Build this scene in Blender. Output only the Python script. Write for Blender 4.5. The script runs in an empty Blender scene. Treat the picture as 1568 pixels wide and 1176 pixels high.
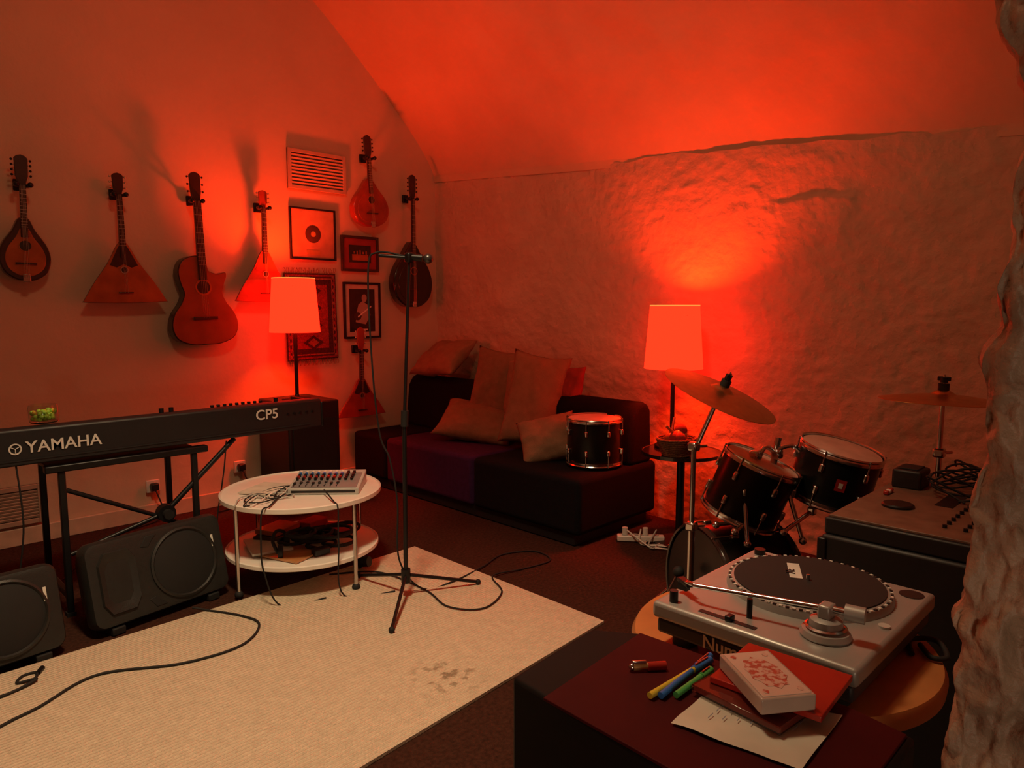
import bpy, math, random
from mathutils import Vector, Matrix, noise, Euler
random.seed(7)
sc=bpy.context.scene
R=math.radians
# ---------------------------------------------------------------- materials
def mat(name,col,rough=.6,metal=0,var=.12,scale=12,bump=0,bscale=60,emit=None,estr=0,trans=0,coat=0,spec=None,col2=None,pos=(.3,.7)):
    m=bpy.data.materials.new(name); m.use_nodes=True
    nt=m.node_tree; b=nt.nodes['Principled BSDF']
    tc=nt.nodes.new('ShaderNodeTexCoord')
    n=nt.nodes.new('ShaderNodeTexNoise'); n.inputs['Scale'].default_value=scale; n.inputs['Detail'].default_value=6
    nt.links.new(tc.outputs['Object'],n.inputs['Vector'])
    r=nt.nodes.new('ShaderNodeValToRGB')
    c=Vector(col[:3])
    r.color_ramp.elements[0].position=pos[0]; r.color_ramp.elements[1].position=pos[1]
    r.color_ramp.elements[0].color=(*[max(0,x*(1-var)) for x in c],1)
    r.color_ramp.elements[1].color=(*(col2 if col2 else [min(1,x*(1+var)) for x in c]),1)
    nt.links.new(n.outputs['Fac'],r.inputs['Fac']); nt.links.new(r.outputs['Color'],b.inputs['Base Color'])
    b.inputs['Roughness'].default_value=rough; b.inputs['Metallic'].default_value=metal
    if spec is not None: b.inputs['Specular IOR Level'].default_value=spec
    if coat: b.inputs['Coat Weight'].default_value=coat
    if trans: b.inputs['Transmission Weight'].default_value=trans
    if emit: b.inputs['Emission Color'].default_value=(*emit,1); b.inputs['Emission Strength'].default_value=estr
    if bump:
        n2=nt.nodes.new('ShaderNodeTexNoise'); n2.inputs['Scale'].default_value=bscale; n2.inputs['Detail'].default_value=8
        nt.links.new(tc.outputs['Object'],n2.inputs['Vector'])
        bp=nt.nodes.new('ShaderNodeBump'); bp.inputs['Strength'].default_value=bump; bp.inputs['Distance'].default_value=.02
        nt.links.new(n2.outputs['Fac'],bp.inputs['Height']); nt.links.new(bp.outputs['Normal'],b.inputs['Normal'])
    return m
BLACK=mat('black_plastic',(.010,.010,.011),.5)
BLKM=mat('black_metal',(.010,.010,.011),.4,.3)
RUB=mat('black_rubber',(.008,.008,.008),.75)
CHR=mat('chrome',(.6,.6,.6),.2,1,.03)
SILV=mat('silver_paint',(.36,.355,.34),.40,.4,.04)
GREY=mat('grey_plastic',(.45,.45,.42),.5)
WHITE=mat('white_laquer',(.78,.75,.68),.35,0,.03)
PLW=mat('plaster_left',(.62,.49,.35),.85,0,.04,3,.15,25)
PLR=mat('plaster_rough',(.60,.48,.35),.75,0,.06,4,.7,14)
PLC=mat('plaster_vault',(.66,.51,.35),.75,0,.05,3,.35,10)
STONE=mat('painted_stone',(.40,.27,.19),.5,0,.4,8,.7,26)
CARP=mat('carpet_dark',(.058,.022,.014),.95,0,.35,60,.6,260,spec=.1)
PURP=mat('fabric_purple',(.045,.010,.055),.9,0,.15,30,.3,300,spec=.2)
FBLK=mat('fabric_black',(.006,.005,.007),.9,0,.15,30,.3,300,spec=.15)
TAN=mat('fabric_tan',(.30,.17,.095),.9,0,.1,20,.4,250)
TAN2=mat('fabric_olive_tan',(.26,.15,.08),.9,0,.1,20,.4,250)
REDF=mat('fabric_red',(.28,.03,.02),.9)
W_OR=mat('wood_orange',(.34,.085,.02),.3,0,.25,9,coat=.5)
W_RED=mat('wood_red',(.30,.04,.015),.3,0,.25,9,coat=.5)
W_GT=mat('wood_guitar_top',(.24,.055,.02),.28,0,.2,7,coat=.5)
W_DK=mat('wood_dark',(.035,.012,.007),.35,0,.3,12,coat=.4)
W_SPR=mat('wood_spruce',(.5,.22,.08),.35,0,.15,9,coat=.4)
W_TAB=mat('wood_table',(.42,.16,.05),.4,0,.2,7)
BLKW=mat('lacquer_black',(.012,.009,.008),.2,0,coat=.6)
GREEN=mat('candy_green',(.35,.6,.06),.5)
GLASS=mat('glass_jar',(.9,.95,.9),.05,0,.02,trans=1)
PAPER=mat('paper',(.62,.57,.48),.7)
BLUE=mat('pen_blue',(.03,.15,.5),.35); YEL=mat('pen_yellow',(.65,.5,.05),.35); GRN=mat('pen_green',(.08,.4,.1),.35)
REDP=mat('red_plastic',(.34,.02,.012),.25)
REDT=mat('red_top',(.055,.002,.003),.6,spec=.15)
WICK=mat('wicker',(.2,.09,.04),.8,0,.4,80,.8,120)
STR=mat('strings',(.6,.55,.45),.3,.8)
DRUMH=mat('drum_head',(.6,.45,.36),.5)
DSH=mat('drum_shell',(.005,.006,.006),.3,0,spec=.3)
BRONZE=mat('cymbal_bronze',(.55,.30,.13),.36,1,.1,30)
SHADE=mat('lamp_shade_red',(.20,.012,.006),.9,0,.05,emit=(1,.0075,.0019),estr=8.0)
RIM=mat('shade_rim',(.8,.4,.1),.6,emit=(1,.35,.06),estr=.9)
BULB=mat('bulb_red',(.8,.2,.1),.4,emit=(1,.12,.03),estr=6)
LABEL=mat('label_white',(.65,.65,.60),.5)
PHOTO_D=mat('photo_dark',(.02,.015,.012),.4,0,.4,20)
GOLD=mat('record_gold',(.6,.36,.16),.3,.6)

# rug material : woven ribs plus worn stains
RUG=mat('rug_cream',(.68,.57,.42),.95,0,.08,30)
nt=RUG.node_tree; b=nt.nodes['Principled BSDF']; tc=[n for n in nt.nodes if n.type=='TEX_COORD'][0]
wv=nt.nodes.new('ShaderNodeTexWave'); wv.inputs['Scale'].default_value=17; wv.inputs['Distortion'].default_value=2.5; wv.inputs['Detail'].default_value=4; wv.inputs['Detail Scale'].default_value=9
wv.bands_direction='Y'
nt.links.new(tc.outputs['Object'],wv.inputs['Vector'])
nz=nt.nodes.new('ShaderNodeTexNoise'); nz.inputs['Scale'].default_value=110; nz.inputs['Detail'].default_value=4
nt.links.new(tc.outputs['Object'],nz.inputs['Vector'])
ad=nt.nodes.new('ShaderNodeMath'); ad.operation='MULTIPLY'; nt.links.new(wv.outputs['Fac'],ad.inputs[0]); nt.links.new(nz.outputs['Fac'],ad.inputs[1])
bp=nt.nodes.new('ShaderNodeBump'); bp.inputs['Strength'].default_value=.8; bp.inputs['Distance'].default_value=.01
nt.links.new(ad.outputs[0],bp.inputs['Height']); nt.links.new(bp.outputs['Normal'],b.inputs['Normal'])
ramp=[n for n in nt.nodes if n.type=='VALTORGB'][0]
vm=nt.nodes.new('ShaderNodeVectorMath'); vm.operation='DISTANCE'; vm.inputs[1].default_value=(1.75,2.12,0.01)
nt.links.new(tc.outputs['Object'],vm.inputs[0])
mr=nt.nodes.new('ShaderNodeMapRange'); mr.inputs['From Min'].default_value=.2; mr.inputs['From Max'].default_value=.05
nt.links.new(vm.outputs['Value'],mr.inputs['Value'])
n3=nt.nodes.new('ShaderNodeTexNoise'); n3.inputs['Scale'].default_value=22; n3.inputs['Detail'].default_value=4
nt.links.new(tc.outputs['Object'],n3.inputs['Vector'])
r3=nt.nodes.new('ShaderNodeMapRange'); r3.inputs['From Min'].default_value=.52; r3.inputs['From Max'].default_value=.61
nt.links.new(n3.outputs['Fac'],r3.inputs['Value'])
mu=nt.nodes.new('ShaderNodeMath'); mu.operation='MULTIPLY'; nt.links.new(mr.outputs[0],mu.inputs[0]); nt.links.new(r3.outputs[0],mu.inputs[1])
mx=nt.nodes.new('ShaderNodeMix'); mx.data_type='RGBA'; mx.inputs['B'].default_value=(.32,.25,.17,1)
nt.links.new(mu.outputs[0],mx.inputs['Factor']); nt.links.new(ramp.outputs['Color'],mx.inputs['A'])
dk=nt.nodes.new('ShaderNodeMix'); dk.data_type='RGBA'; dk.blend_type='MULTIPLY'; dk.inputs['Factor'].default_value=.13
nt.links.new(mx.outputs['Result'],dk.inputs['A']); nt.links.new(wv.outputs['Color'],dk.inputs['B'])
nt.links.new(dk.outputs['Result'],b.inputs['Base Color'])

# ---------------------------------------------------------------- geometry helpers
def cr(pts,n=8,closed=False):
    P=[Vector(p) for p in pts]; out=[]; N=len(P)
    rng=range(N if closed else N-1)
    for i in rng:
        if closed: a,b_,c,d=P[i-1],P[i],P[(i+1)%N],P[(i+2)%N]
        else: a,b_,c,d=P[max(i-1,0)],P[i],P[i+1],P[min(i+2,N-1)]
        for k in range(n):
            t=k/n
            out.append(.5*((2*b_)+(c-a)*t+(2*a-5*b_+4*c-d)*t*t+(3*b_-a-3*c+d)*t**3))
    if not closed: out.append(P[-1])
    return out
class G:
    def __init__(s,name,loc=(0,0,0),rz=0,rot=None):
        s.root=bpy.data.objects.new(name,None); sc.collection.objects.link(s.root)
        s.root.empty_display_size=.05
        s.root.location=loc; s.root.rotation_euler=rot if rot else (0,0,rz)
        s.M=Matrix.Identity(4)
    def mesh(s,name,vs,fs,m,ang=35,bevel=0,seg=2,smooth=True):
        me=bpy.data.meshes.new(name); me.from_pydata([s.M@Vector(v) for v in vs],[],fs); me.update()
        import bmesh
        bm=bmesh.new(); bm.from_mesh(me); bmesh.ops.recalc_face_normals(bm,faces=bm.faces); bm.to_mesh(me); bm.free()
        if smooth:
            me.polygons.foreach_set('use_smooth',[True]*len(me.polygons))
            me.set_sharp_from_angle(angle=R(ang))
        o=bpy.data.objects.new(name,me); sc.collection.objects.link(o); o.parent=s.root
        me.materials.append(m)
        if bevel:
            bv=o.modifiers.new('bev','BEVEL'); bv.width=bevel; bv.segments=seg; bv.limit_method='ANGLE'; bv.angle_limit=R(40)
        return o
    def box(s,name,c,d,m,bevel=0,rot=None,seg=2):
        x,y,z=[k/2 for k in d]
        vs=[Vector(v) for v in [(-x,-y,-z),(x,-y,-z),(x,y,-z),(-x,y,-z),(-x,-y,z),(x,-y,z),(x,y,z),(-x,y,z)]]
        T=Matrix.Translation(c)@(Euler(rot).to_matrix().to_4x4() if rot else Matrix.Identity(4))
        vs=[T@v for v in vs]
        return s.mesh(name,vs,[(0,3,2,1),(4,5,6,7),(0,1,5,4),(1,2,6,5),(2,3,7,6),(3,0,4,7)],m,bevel=bevel,seg=seg)
    def tube(s,name,pts,r,m,n=8,sm=0,r2=None,caps=True):
        P=[Vector(p) for p in pts]
        if sm: P=cr(P,sm)
        vs=[];fs=[]; up=Vector((0,0,1)); prev=None
        N=len(P)
        for i,p in enumerate(P):
            t=(P[min(i+1,N-1)]-P[max(i-1,0)])
            if t.length<1e-9: t=Vector((0,0,1))
            t.normalize()
            if prev is None:
                a=Vector((1,0,0)) if abs(t.z)>.9 else up
                nrm=t.cross(a).normalized()
            else:
                nrm=(prev-t*prev.dot(t))
                if nrm.length<1e-6: nrm=t.cross(Vector((1,0,0)))
                nrm.normalize()
            prev=nrm; bn=t.cross(nrm)
            rr=r if r2 is None else r+(r2-r)*i/(N-1)
            for k in range(n):
                a=2*math.pi*k/n; vs.append(p+(nrm*math.cos(a)+bn*math.sin(a))*rr)
        for i in range(N-1):
            for k in range(n):
                fs.append((i*n+k,i*n+(k+1)%n,(i+1)*n+(k+1)%n,(i+1)*n+k))
        if caps: fs.append(tuple(range(n))[::-1]); fs.append(tuple((N-1)*n+k for k in range(n)))
        return s.mesh(name,vs,fs,m,ang=50)
    def cyl(s,name,p0,p1,r,m,r2=None,n=24): return s.tube(name,[p0,p1],r,m,n=n,r2=r2)
    def lathe(s,name,prof,m,n=40,T=None,ang=35):
        T=T or Matrix.Identity(4); vs=[];fs=[]
        for (r,z) in prof:
            for k in range(n):
                a=2*math.pi*k/n; vs.append(T@Vector((max(r,1e-4)*math.cos(a),max(r,1e-4)*math.sin(a),z)))
        for i in range(len(prof)-1):
            for k in range(n): fs.append((i*n+k,i*n+(k+1)%n,(i+1)*n+(k+1)%n,(i+1)*n+k))
        return s.mesh(name,vs,fs,m,ang=ang)
    def prism(s,name,poly,y0,y1,m,bevel=0,axis='Y',seg=2):
        N=len(poly)
        if axis=='Y': vs=[(p[0],y0,p[1]) for p in poly]+[(p[0],y1,p[1]) for p in poly]
        elif axis=='Z': vs=[(p[0],p[1],y0) for p in poly]+[(p[0],p[1],y1) for p in poly]
        else: vs=[(y0,p[0],p[1]) for p in poly]+[(y1,p[0],p[1]) for p in poly]
        fs=[tuple(range(N)),tuple(range(N,2*N))[::-1]]+[(i,(i+1)%N,N+(i+1)%N,N+i) for i in range(N)]
        return s.mesh(name,vs,fs,m,bevel=bevel,seg=seg)
    def sph(s,name,c,r,m,n=16,sc_=(1,1,1)):
        prof=[(r*math.sin(math.pi*i/n),-r*math.cos(math.pi*i/n)) for i in range(n+1)]
        return s.lathe(name,prof,m,n=20,T=Matrix.Translation(c)@Matrix.Diagonal((*sc_,1)))
    def pillow(s,name,w,h,t,m,T=None,n=24,seed=0):
        T=T or Matrix.Identity(4); vs=[];fs=[]
        def pt(i,j,sg):
            a=2*i/n-1; b_=2*j/n-1
            pin=1-.09*(1-abs(b_)**2)*abs(a)**4; pin2=1-.09*(1-abs(a)**2)*abs(b_)**4
            th=t/2*((1-a*a)**.45)*((1-b_*b_)**.45)
            wr=.018*noise.noise(Vector((a*1.8+seed*7,b_*1.8,sg)))+.010*noise.noise(Vector((a*4+seed*7,b_*4,sg)))
            return T@Vector((a*w/2*pin,sg*(th+(wr if th>0.004 else 0)),b_*h/2*pin2))
        for sg in (1,-1):
            for i in range(n+1):
                for j in range(n+1): vs.append(pt(i,j,sg))
        o=(n+1)**2
        for i in range(n):
            for j in range(n):
                a=i*(n+1)+j
                fs.append((a,a+1,a+n+2,a+n+1)); fs.append((o+a,o+a+n+1,o+a+n+2,o+a+1))
        ob=s.mesh(name,vs,fs,m,ang=80)
        import bmesh
        bm=bmesh.new(); bm.from_mesh(ob.data); bmesh.ops.remove_doubles(bm,verts=bm.verts,dist=.0005); bmesh.ops.recalc_face_normals(bm,faces=bm.faces); bm.to_mesh(ob.data); bm.free()
        return ob
    def text(s,name,body,loc,size,m,rot=(R(90),0,0),ext=.0008):
        cu=bpy.data.curves.new(name,'FONT'); cu.body=body; cu.size=size; cu.extrude=ext; cu.offset=size*.012; cu.materials.append(m)
        o=bpy.data.objects.new(name,cu); sc.collection.objects.link(o); o.parent=s.root; o.location=loc; o.rotation_euler=rot
        return o
def solo(name,vs,fs,m,ang=60):
    me=bpy.data.meshes.new(name); me.from_pydata([Vector(v) for v in vs],[],fs); me.update()
    me.polygons.foreach_set('use_smooth',[True]*len(me.polygons))
    me.materials.append(m); o=bpy.data.objects.new(name,me); sc.collection.objects.link(o); return o
def grid(name,fn,nu,nv,m):
    vs=[fn(i/nu,j/nv) for i in range(nu+1) for j in range(nv+1)]
    fs=[(i*(nv+1)+j,(i+1)*(nv+1)+j,(i+1)*(nv+1)+j+1,i*(nv+1)+j+1) for i in range(nu) for j in range(nv)]
    return solo(name,vs,fs,m)
def N3(x,y,z): return noise.noise(Vector((x,y,z)))

# ---------------------------------------------------------------- room
def spring(Y): return 2.33+.07*Y
solo('floor',[(-2.4,-2.2,0),(4.4,-2.2,0),(4.4,5.4,0),(-2.4,5.4,0)],[(0,1,2,3)],CARP)
grid('wall_left',lambda u,v:(-2.4+6.8*u,5.3+.006*N3(u*5,v*5,1),5.0*v),60,40,PLW)
def prot(Y): return .030*math.exp(-((Y-2.0)/1.0)**2)
def sst(a,b_,x):
    t=max(0,min(1,(x-a)/(b_-a))); return t*t*(3-2*t)
def wr(u,v):
    Y=-.6+6.0*u; top=spring(Y)+.022*N3(Y*1.7,3,0)+.018*N3(Y*5,7,0)
    if v>=.999: return (4.40,Y,top)
    z=top*v/.99 if v<.99 else top
    k=.35+.65*max(0,min(1,(top-z)/.25))
    x=4.28-prot(Y)+k*(.030*N3(Y*.8,z*.9,2)+.016*N3(Y*2.6,z*2.6,5))+.006*N3(Y*6,z*11,8)+.004*N3(Y*14,z*22,3)+.0035*N3(Y*30,z*40,6)
    x+=-.03*math.exp(-((Y-4.35)**2/.02+(z-1.55)**2/.01))
    zz=2.14+.03*N3(Y*6,1,1)
    x+=-.022*sst(zz+.015,zz-.01,z)*sst(zz-.55,zz-.05,z)*sst(1.45,1.62,Y)*sst(2.1,1.9,Y)
    return (x,Y,z)
grid('wall_right',wr,420,180,PLR)
prof=[(4.275,0),(4.215,.11),(4.10,.26),(3.93,.44),(3.52,.83),(3.03,1.24),(2.45,1.62),(1.75,1.92),(1.0,2.03)]
prof=[Vector((a,b_,0)) for a,b_ in prof]; pl=cr(prof+[Vector((2-p.x,p.y,0)) for p in prof[::-1][1:]],12)
def vault(u,v):
    Y=-.6+6.0*u; p=pl[min(len(pl)-1,int(round(v*(len(pl)-1))))]
    k=N3(Y*.8,p.x*.8,1)*.05+N3(Y*2.5,p.x*2.5,4)*.018+N3(Y*7,p.x*9,p.y*7)*.006
    k*=min(1,.02+max(0,5.3-Y)*.6)*min(1,.15+p.y*1.5)
    return (p.x+k*.6,Y,spring(Y)+p.y+k-(.05 if p.y<.001 else 0))
grid('ceiling',vault,200,len(pl)-1,PLC)
grid('wall_far_left',lambda u,v:(-2.25+.02*N3(u*5,v*4,3),-.7+6.1*u,2.9*v),30,15,PLW)
# doorway wall with rough stone jamb
keys=[(0,.18),(.97,.187),(1.04,.181),(1.10,.176),(1.14,.197),(1.17,.183),(1.27,.175),(1.34,.167),(1.40,.176),(1.44,.180),(1.49,.168),(1.53,.166),(1.56,.160),(1.61,.165),(1.69,.153),(1.75,.165),(1.81,.185),(1.9,.21),(2.3,.25),(5,.25)]
def sY(z):
    for (a,b_),(c,d) in zip(keys,keys[1:]):
        if z<=c: t=(z-a)/(c-a); t=t*t*(3-2*t); return b_+(d-b_)*t
    return .25
sec=[(1.02,-.7),(.95,-.35),(.915,-.05),(.90,.06),(.893,.11),(.893,.14),(.897,'s-.012'),(.905,'s'),(.93,'s+.006'),(1.0,'s+.006'),(1.15,'s'),(1.6,.14),(4.4,.12)]
def jamb(u,v):
    z=5*(u**1.0); s_=sY(z)
    f_=v*(len(sec)-1); i=min(int(f_),len(sec)-2); t=f_-i
    def ev(p): 
        y=p[1]
        if isinstance(y,str): y=s_+float(y[1:] or 0)
        return Vector((p[0],y))
    p=ev(sec[i]).lerp(ev(sec[i+1]),t)
    def rdg(*a): return .5-abs(N3(*a))
    d1=.010*N3(p.x*9,p.y*26,z*12)+.008*rdg(p.x*18,p.y*36,z*22)+.003*N3(p.x*40,p.y*80,z*60)
    d2=.012*N3(p.x*9+5,p.y*30,z*14)+.012*rdg(p.x*16,p.y*45,z*26+4)+.004*N3(p.x*40,p.y*90,z*70)
    return (p.x+d2*1.4,p.y+d1*1.0,z)
grid('wall_doorway',jamb,700,200,STONE)
g=G('wall_doorway_left',(0,0,0)); g.box('pier',(-1.6,-.28,2.5),(1.5,.8,5),PLW,.05); g.box('lintel',(0.1,-.33,3.8),(2.4,.7,2.6),PLW,.05)
# trims
TRIM=mat('paint_trim',(.58,.47,.35),.5)
g=G('baseboard_left',(0,0,0)); g.box('board',(1.0,5.28,.055),(6.4,.025,.11),TRIM,.004)
def vent(name,x0,x1,z0,z1,n,m,mdark):
    g=G(name,((x0+x1)/2,5.285,(z0+z1)/2)); w=x1-x0;h=z1-z0
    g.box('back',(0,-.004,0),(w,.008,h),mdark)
    for sx in (-1,1): g.box('side',(sx*(w/2-.015),-.012,0),(.03,.024,h),m,.003)
    for sz in (-1,1): g.box('rail',(0,-.012,sz*(h/2-.015)),(w-.06,.024,.03),m,.003)
    for i in range(n):
        z=-h/2+.035+(h-.07)*(i+.5)/n
        g.box('slat',(0,-.012,z),(w-.06,.014,(h-.07)/n*.66),m,0,rot=(R(25),0,0))
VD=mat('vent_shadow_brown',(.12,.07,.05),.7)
VM=mat('vent_paint',(.46,.36,.27),.6)
vent('air_vent',2.79,3.31,2.43,2.74,9,VM,VD)
vent('air_vent',.62,1.02,.13,.38,9,VM,PHOTO_D)
for i,(x,z) in enumerate([(2.31,.28),(1.68,.24)]):
    g=G('wall_outlet',(x,5.285,z)); g.box('plate',(0,-.01,0),(.09,.02,.09),WHITE,.006); g.cyl('socket',(0,-.021,0),(0,-.024,0),.028,GREY)
    g.box('plug',(0,-.045,0),(.05,.05,.05),BLACK,.008)
    g.tube('cord',[(0,-.06,-.02),(.02,-.12,-.14),(.0,-.1,-z+.015),(-.25,-.2,-z+.012)],.005,RUB,sm=8)

# ---------------------------------------------------------------- rug
g=G('rug',(0,0,0))
g.mesh('pile',[(-.9,1.72,.002),(2.60,1.98,.002),(2.61,3.47,.002),(-.9,3.38,.002),(-.9,1.72,.014),(2.60,1.98,.014),(2.61,3.47,.014),(-.9,3.38,.014)],
 [(0,1,2,3),(4,5,6,7),(0,1,5,4),(1,2,6,5),(2,3,7,6),(3,0,4,7)],RUG,smooth=False)

# ---------------------------------------------------------------- sofa
g=G('sofa',(3.3,2.72,0))
mods=[(0,.98,FBLK),(.985,2.04,PURP),(2.045,2.52,FBLK)]
for a,b_,m in mods:
    g.box('seat',(.425,(a+b_)/2,.26),(.85,b_-a,.36),m,.035,seg=4)
g.box('plinth',(.425,1.27,.05),(.78,2.42,.08),BLACK)
for a,b_,h in [(.02,1.04,.43),(1.62,2.52,.46)]:
    poly=[(.55,.43),(.59,.43+h*.8),(.64,.43+h*.97),(.70,.43+h),(.76,.43+h*.97),(.80,.43+h*.85),(.82,.43)]
    g.mesh('backrest',[(p[0],a,p[1]) for p in poly]+[(p[0],b_,p[1]) for p in poly],[tuple(range(7)),tuple(range(7,14))[::-1]]+[(i,(i+1)%7,7+(i+1)%7,7+i) for i in range(7)],FBLK,bevel=.035,seg=4)
def pil(name,loc,w,h,t,m,rot,seed=0):
    g=G(name,loc,rot=rot); g.pillow('cover',w,h,t,m,seed=seed)
pil('throw_pillow',(3.98,4.84,1.055),.58,.42,.18,TAN,(R(-50),R(-4),R(-90)),1)
pil('throw_pillow',(3.95,4.12,.87),.44,.60,.16,TAN2,(R(-12),R(7),R(-68)),2)
pil('throw_pillow',(3.99,3.86,.83),.36,.56,.15,TAN,(R(-12),R(-4),R(-78)),3)
pil('throw_pillow',(3.84,3.60,.81),.44,.72,.18,TAN,(R(-14),R(9),R(-56)),4)
pil('throw_pillow',(4.0,3.44,.86),.32,.42,.10,REDF,(R(-12),R(0),R(-85)),5)
pil('throw_pillow',(3.78,4.16,.59),.66,.44,.20,TAN2,(R(-58),R(6),R(-62)),6)
pil('throw_pillow',(3.66,3.30,.575),.42,.36,.19,TAN,(R(-35),R(-14),R(-50)),7)

# ---------------------------------------------------------------- drums
def drum(g,c,r,h,axis,hm=DRUMH,lugs=8,both=True,shell=DSH,spin=0,badge=False,hoop=None):
    q=Vector(axis).normalized().to_track_quat('Z','Y').to_matrix().to_4x4()
    T=Matrix.Translation(c)@q@Matrix.Rotation(spin,4,'Z')
    old=g.M; g.M=old@T
    g.lathe('shell',[(r*.97,-h/2),(r*.98,-h/2+.01),(r*.98,h/2-.01),(r*.97,h/2)],shell)
    for s_ in ((1,-1) if both else (1,)):
        g.lathe('head',[(0,s_*(h/2+.004)),(r*.95,s_*(h/2+.003)),(r*.985,s_*(h/2-.008))],hm)
        g.lathe('hoop',[(r*.985,s_*(h/2-.016)),(r*1.03,s_*(h/2-.016)),(r*1.03,s_*(h/2-.005)),(r*1.01,s_*(h/2)),(r*1.03,s_*(h/2+.006)),(r*1.01,s_*(h/2+.012)),(r*.985,s_*(h/2+.009)),(r*.985,s_*(h/2-.016))],hoop or CHR)
    for k in range(lugs):
        a=2*math.pi*(k+.5)/lugs; x,y=math.cos(a),math.sin(a)
        for s_ in (1,-1):
            g.box('lug',(x*r*1.0,y*r*1.0,s_*h*.22),(.026,.02,.04),CHR,.007,rot=(0,0,a))
            g.cyl('rod',(x*r*1.035,y*r*1.035,s_*h*.22),(x*r*1.035,y*r*1.035,s_*(h/2+.012)),.0035,CHR,n=8)
    if badge:
        b_=r*.985; g.mesh('badge',[(b_,-.020,-.025),(b_,.020,-.025),(b_,.020,.025),(b_,-.020,.025)],[(0,1,2,3)],REDP)
        g.mesh('badge_mark',[(b_+.002,-.008,-.011),(b_+.002,.008,-.011),(b_+.002,.008,.011),(b_+.002,-.008,.011)],[(0,1,2,3)],LABEL)
    g.M=old
g=G('tom_drum',(3.71,2.93,.445)); drum(g,(0,0,.17),.185,.29,(0,0,1))
for k in range(3): 
    a=k*2.09+.5; g.cyl('foot',(.17*math.cos(a),.17*math.sin(a),0),(.17*math.cos(a),.17*math.sin(a),.03),.008,RUB,n=8)
g=G('drum_kit',(2.85,1.35,0))
KH=mat('kick_head',(.02,.017,.016),.3,0,.1)
drum(g,(-.05,.08,.29),.275,.34,(-.80,.45,0.0),hm=KH,lugs=8,hoop=mat('kick_hoop',(.03,.02,.018),.2,coat=.6))
for s_ in (1,-1): g.cyl('spur',(-.08+.15*s_,.12+.24*s_,.25),(-.22+.22*s_,.25+.34*s_,.0),.01,CHR,n=10)
drum(g,(-.05,.02,.735),.158,.25,(.14,-.30,.85),lugs=6)
drum(g,(.20,-.23,.80),.165,.22,(.02,-.24,1),lugs=6,spin=R(-155),badge=True)
g.cyl('tom_post',(0,.0,.5),(.05,-.05,.95),.014,CHR,n=12)
g.tube('tom_arm_a',[(.04,-.05,.88),(-.02,-.02,.91),(-.06,.0,.80)],.010,CHR,sm=5)
g.tube('tom_arm_b',[(.04,-.05,.90),(.10,-.10,.91),(.14,-.16,.82)],.010,CHR,sm=5)
for p in [(.04,-.05,.88),(0,0,.6),(-.05,-.0,.88)]: g.box('clamp',p,(.05,.04,.045),CHR,.01); g.cyl('wing',(p[0]-.04,p[1]-.03,p[2]),(p[0]+.03,p[1]+.04,p[2]),.006,CHR,n=8)
for x0,y0,z0,x1,y1,z1 in [(-.25,-.02,.60,-.08,-.05,.66),(-.22,.08,.60,-.05,.0,.60),(-.22,-.06,.55,-.18,-.02,.75),(-.12,-.16,.60,.06,-.20,.66),(-.02,-.2,.55,.0,-.1,.8)]:
    g.cyl('rod_arm',(x0,y0,z0),(x1,y1,z1),.009,CHR,n=10); g.box('rod_clamp',(x1,y1,z1),(.035,.03,.035),CHR,.007); g.sph('rod_knob',(x0,y0,z0),.016,CHR,n=8)
g.box('pedal_plate',(-.38,.36,.05),(.10,.28,.02),BLKM,.006,rot=(R(12),0,R(60)))
g.box('pedal_base',(-.38,.36,.008),(.12,.30,.012),BLKM,.003,rot=(0,0,R(60)))
g.cyl('pedal_post',(-.28,.30,.0),(-.28,.30,.22),.008,CHR); g.cyl('beater',(-.28,.30,.2),(-.24,.24,.36),.005,CHR); g.sph('beater_head',(-.24,.24,.36),.025,RUB)
def cymbal(name,loc,h,r,tilt,az,base_r=.28,post_off=(0,0)):
    g=G(name,loc)
    bx,by=post_off
    g.cyl('tube_low',(bx,by,.12),(bx,by,h*.55),.014,CHR,n=14)
    g.cyl('tube_mid',(bx,by,h*.5),(bx,by,h*.82),.010,CHR,n=14)
    ax=Vector((math.sin(tilt)*math.cos(az),math.sin(tilt)*math.sin(az),math.cos(tilt)))
    g.cyl('tube_top',(bx,by,h*.8),tuple(Vector((0,0,h))-ax*.03),.009,CHR,n=12)
    for z in (h*.55,h*.82): g.box('clamp',(bx,by,z),(.04,.04,.035),CHR,.008); g.cyl('wing_nut',(bx,by,z),(bx+.045,by-.03,z),.006,CHR,n=8)
    for k in range(3):
        a=k*2.094+.4; e=(bx+base_r*math.cos(a),by+base_r*math.sin(a),.012)
        g.cyl('leg',(bx,by,.36),e,.008,CHR,n=10); g.cyl('brace',(bx,by,.14),(bx+base_r*.55*math.cos(a),by+base_r*.55*math.sin(a),.17),.006,CHR,n=8)
        g.sph('rubber_foot',e,.014,RUB,n=8)
    T=Matrix.Translation((0,0,h))@ax.to_track_quat('Z','Y').to_matrix().to_4x4()
    pr=[(.004,.028),(.02,.027),(.035,.018),(.045,.010)]
    for i in range(1,31):
        rr=.045+(r-.045)*i/30; pr.append((rr,.010-.022*(i/30)**1.4+(.0008 if i%2 else 0)))
    pr+= [(r,-.0135),(.045,.0085),(.004,.026)]
    g.lathe('cymbal',pr,BRONZE,n=64,T=T,ang=60)
    g.M=T; g.cyl('rod',(0,0,-.05),(0,0,.085),.004,CHR,n=8); g.cyl('felt_top',(0,0,.028),(0,0,.052),.019,RUB); g.cyl('felt_low',(0,0,-.02),(0,0,.02),.018,RUB); g.cyl('wingnut',(0,0,.055),(0,0,.075),.013,BLKM); g.box('wing',(0,0,.07),(.045,.008,.016),BLKM,.003)
    g.M=Matrix.Identity(4)
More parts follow.
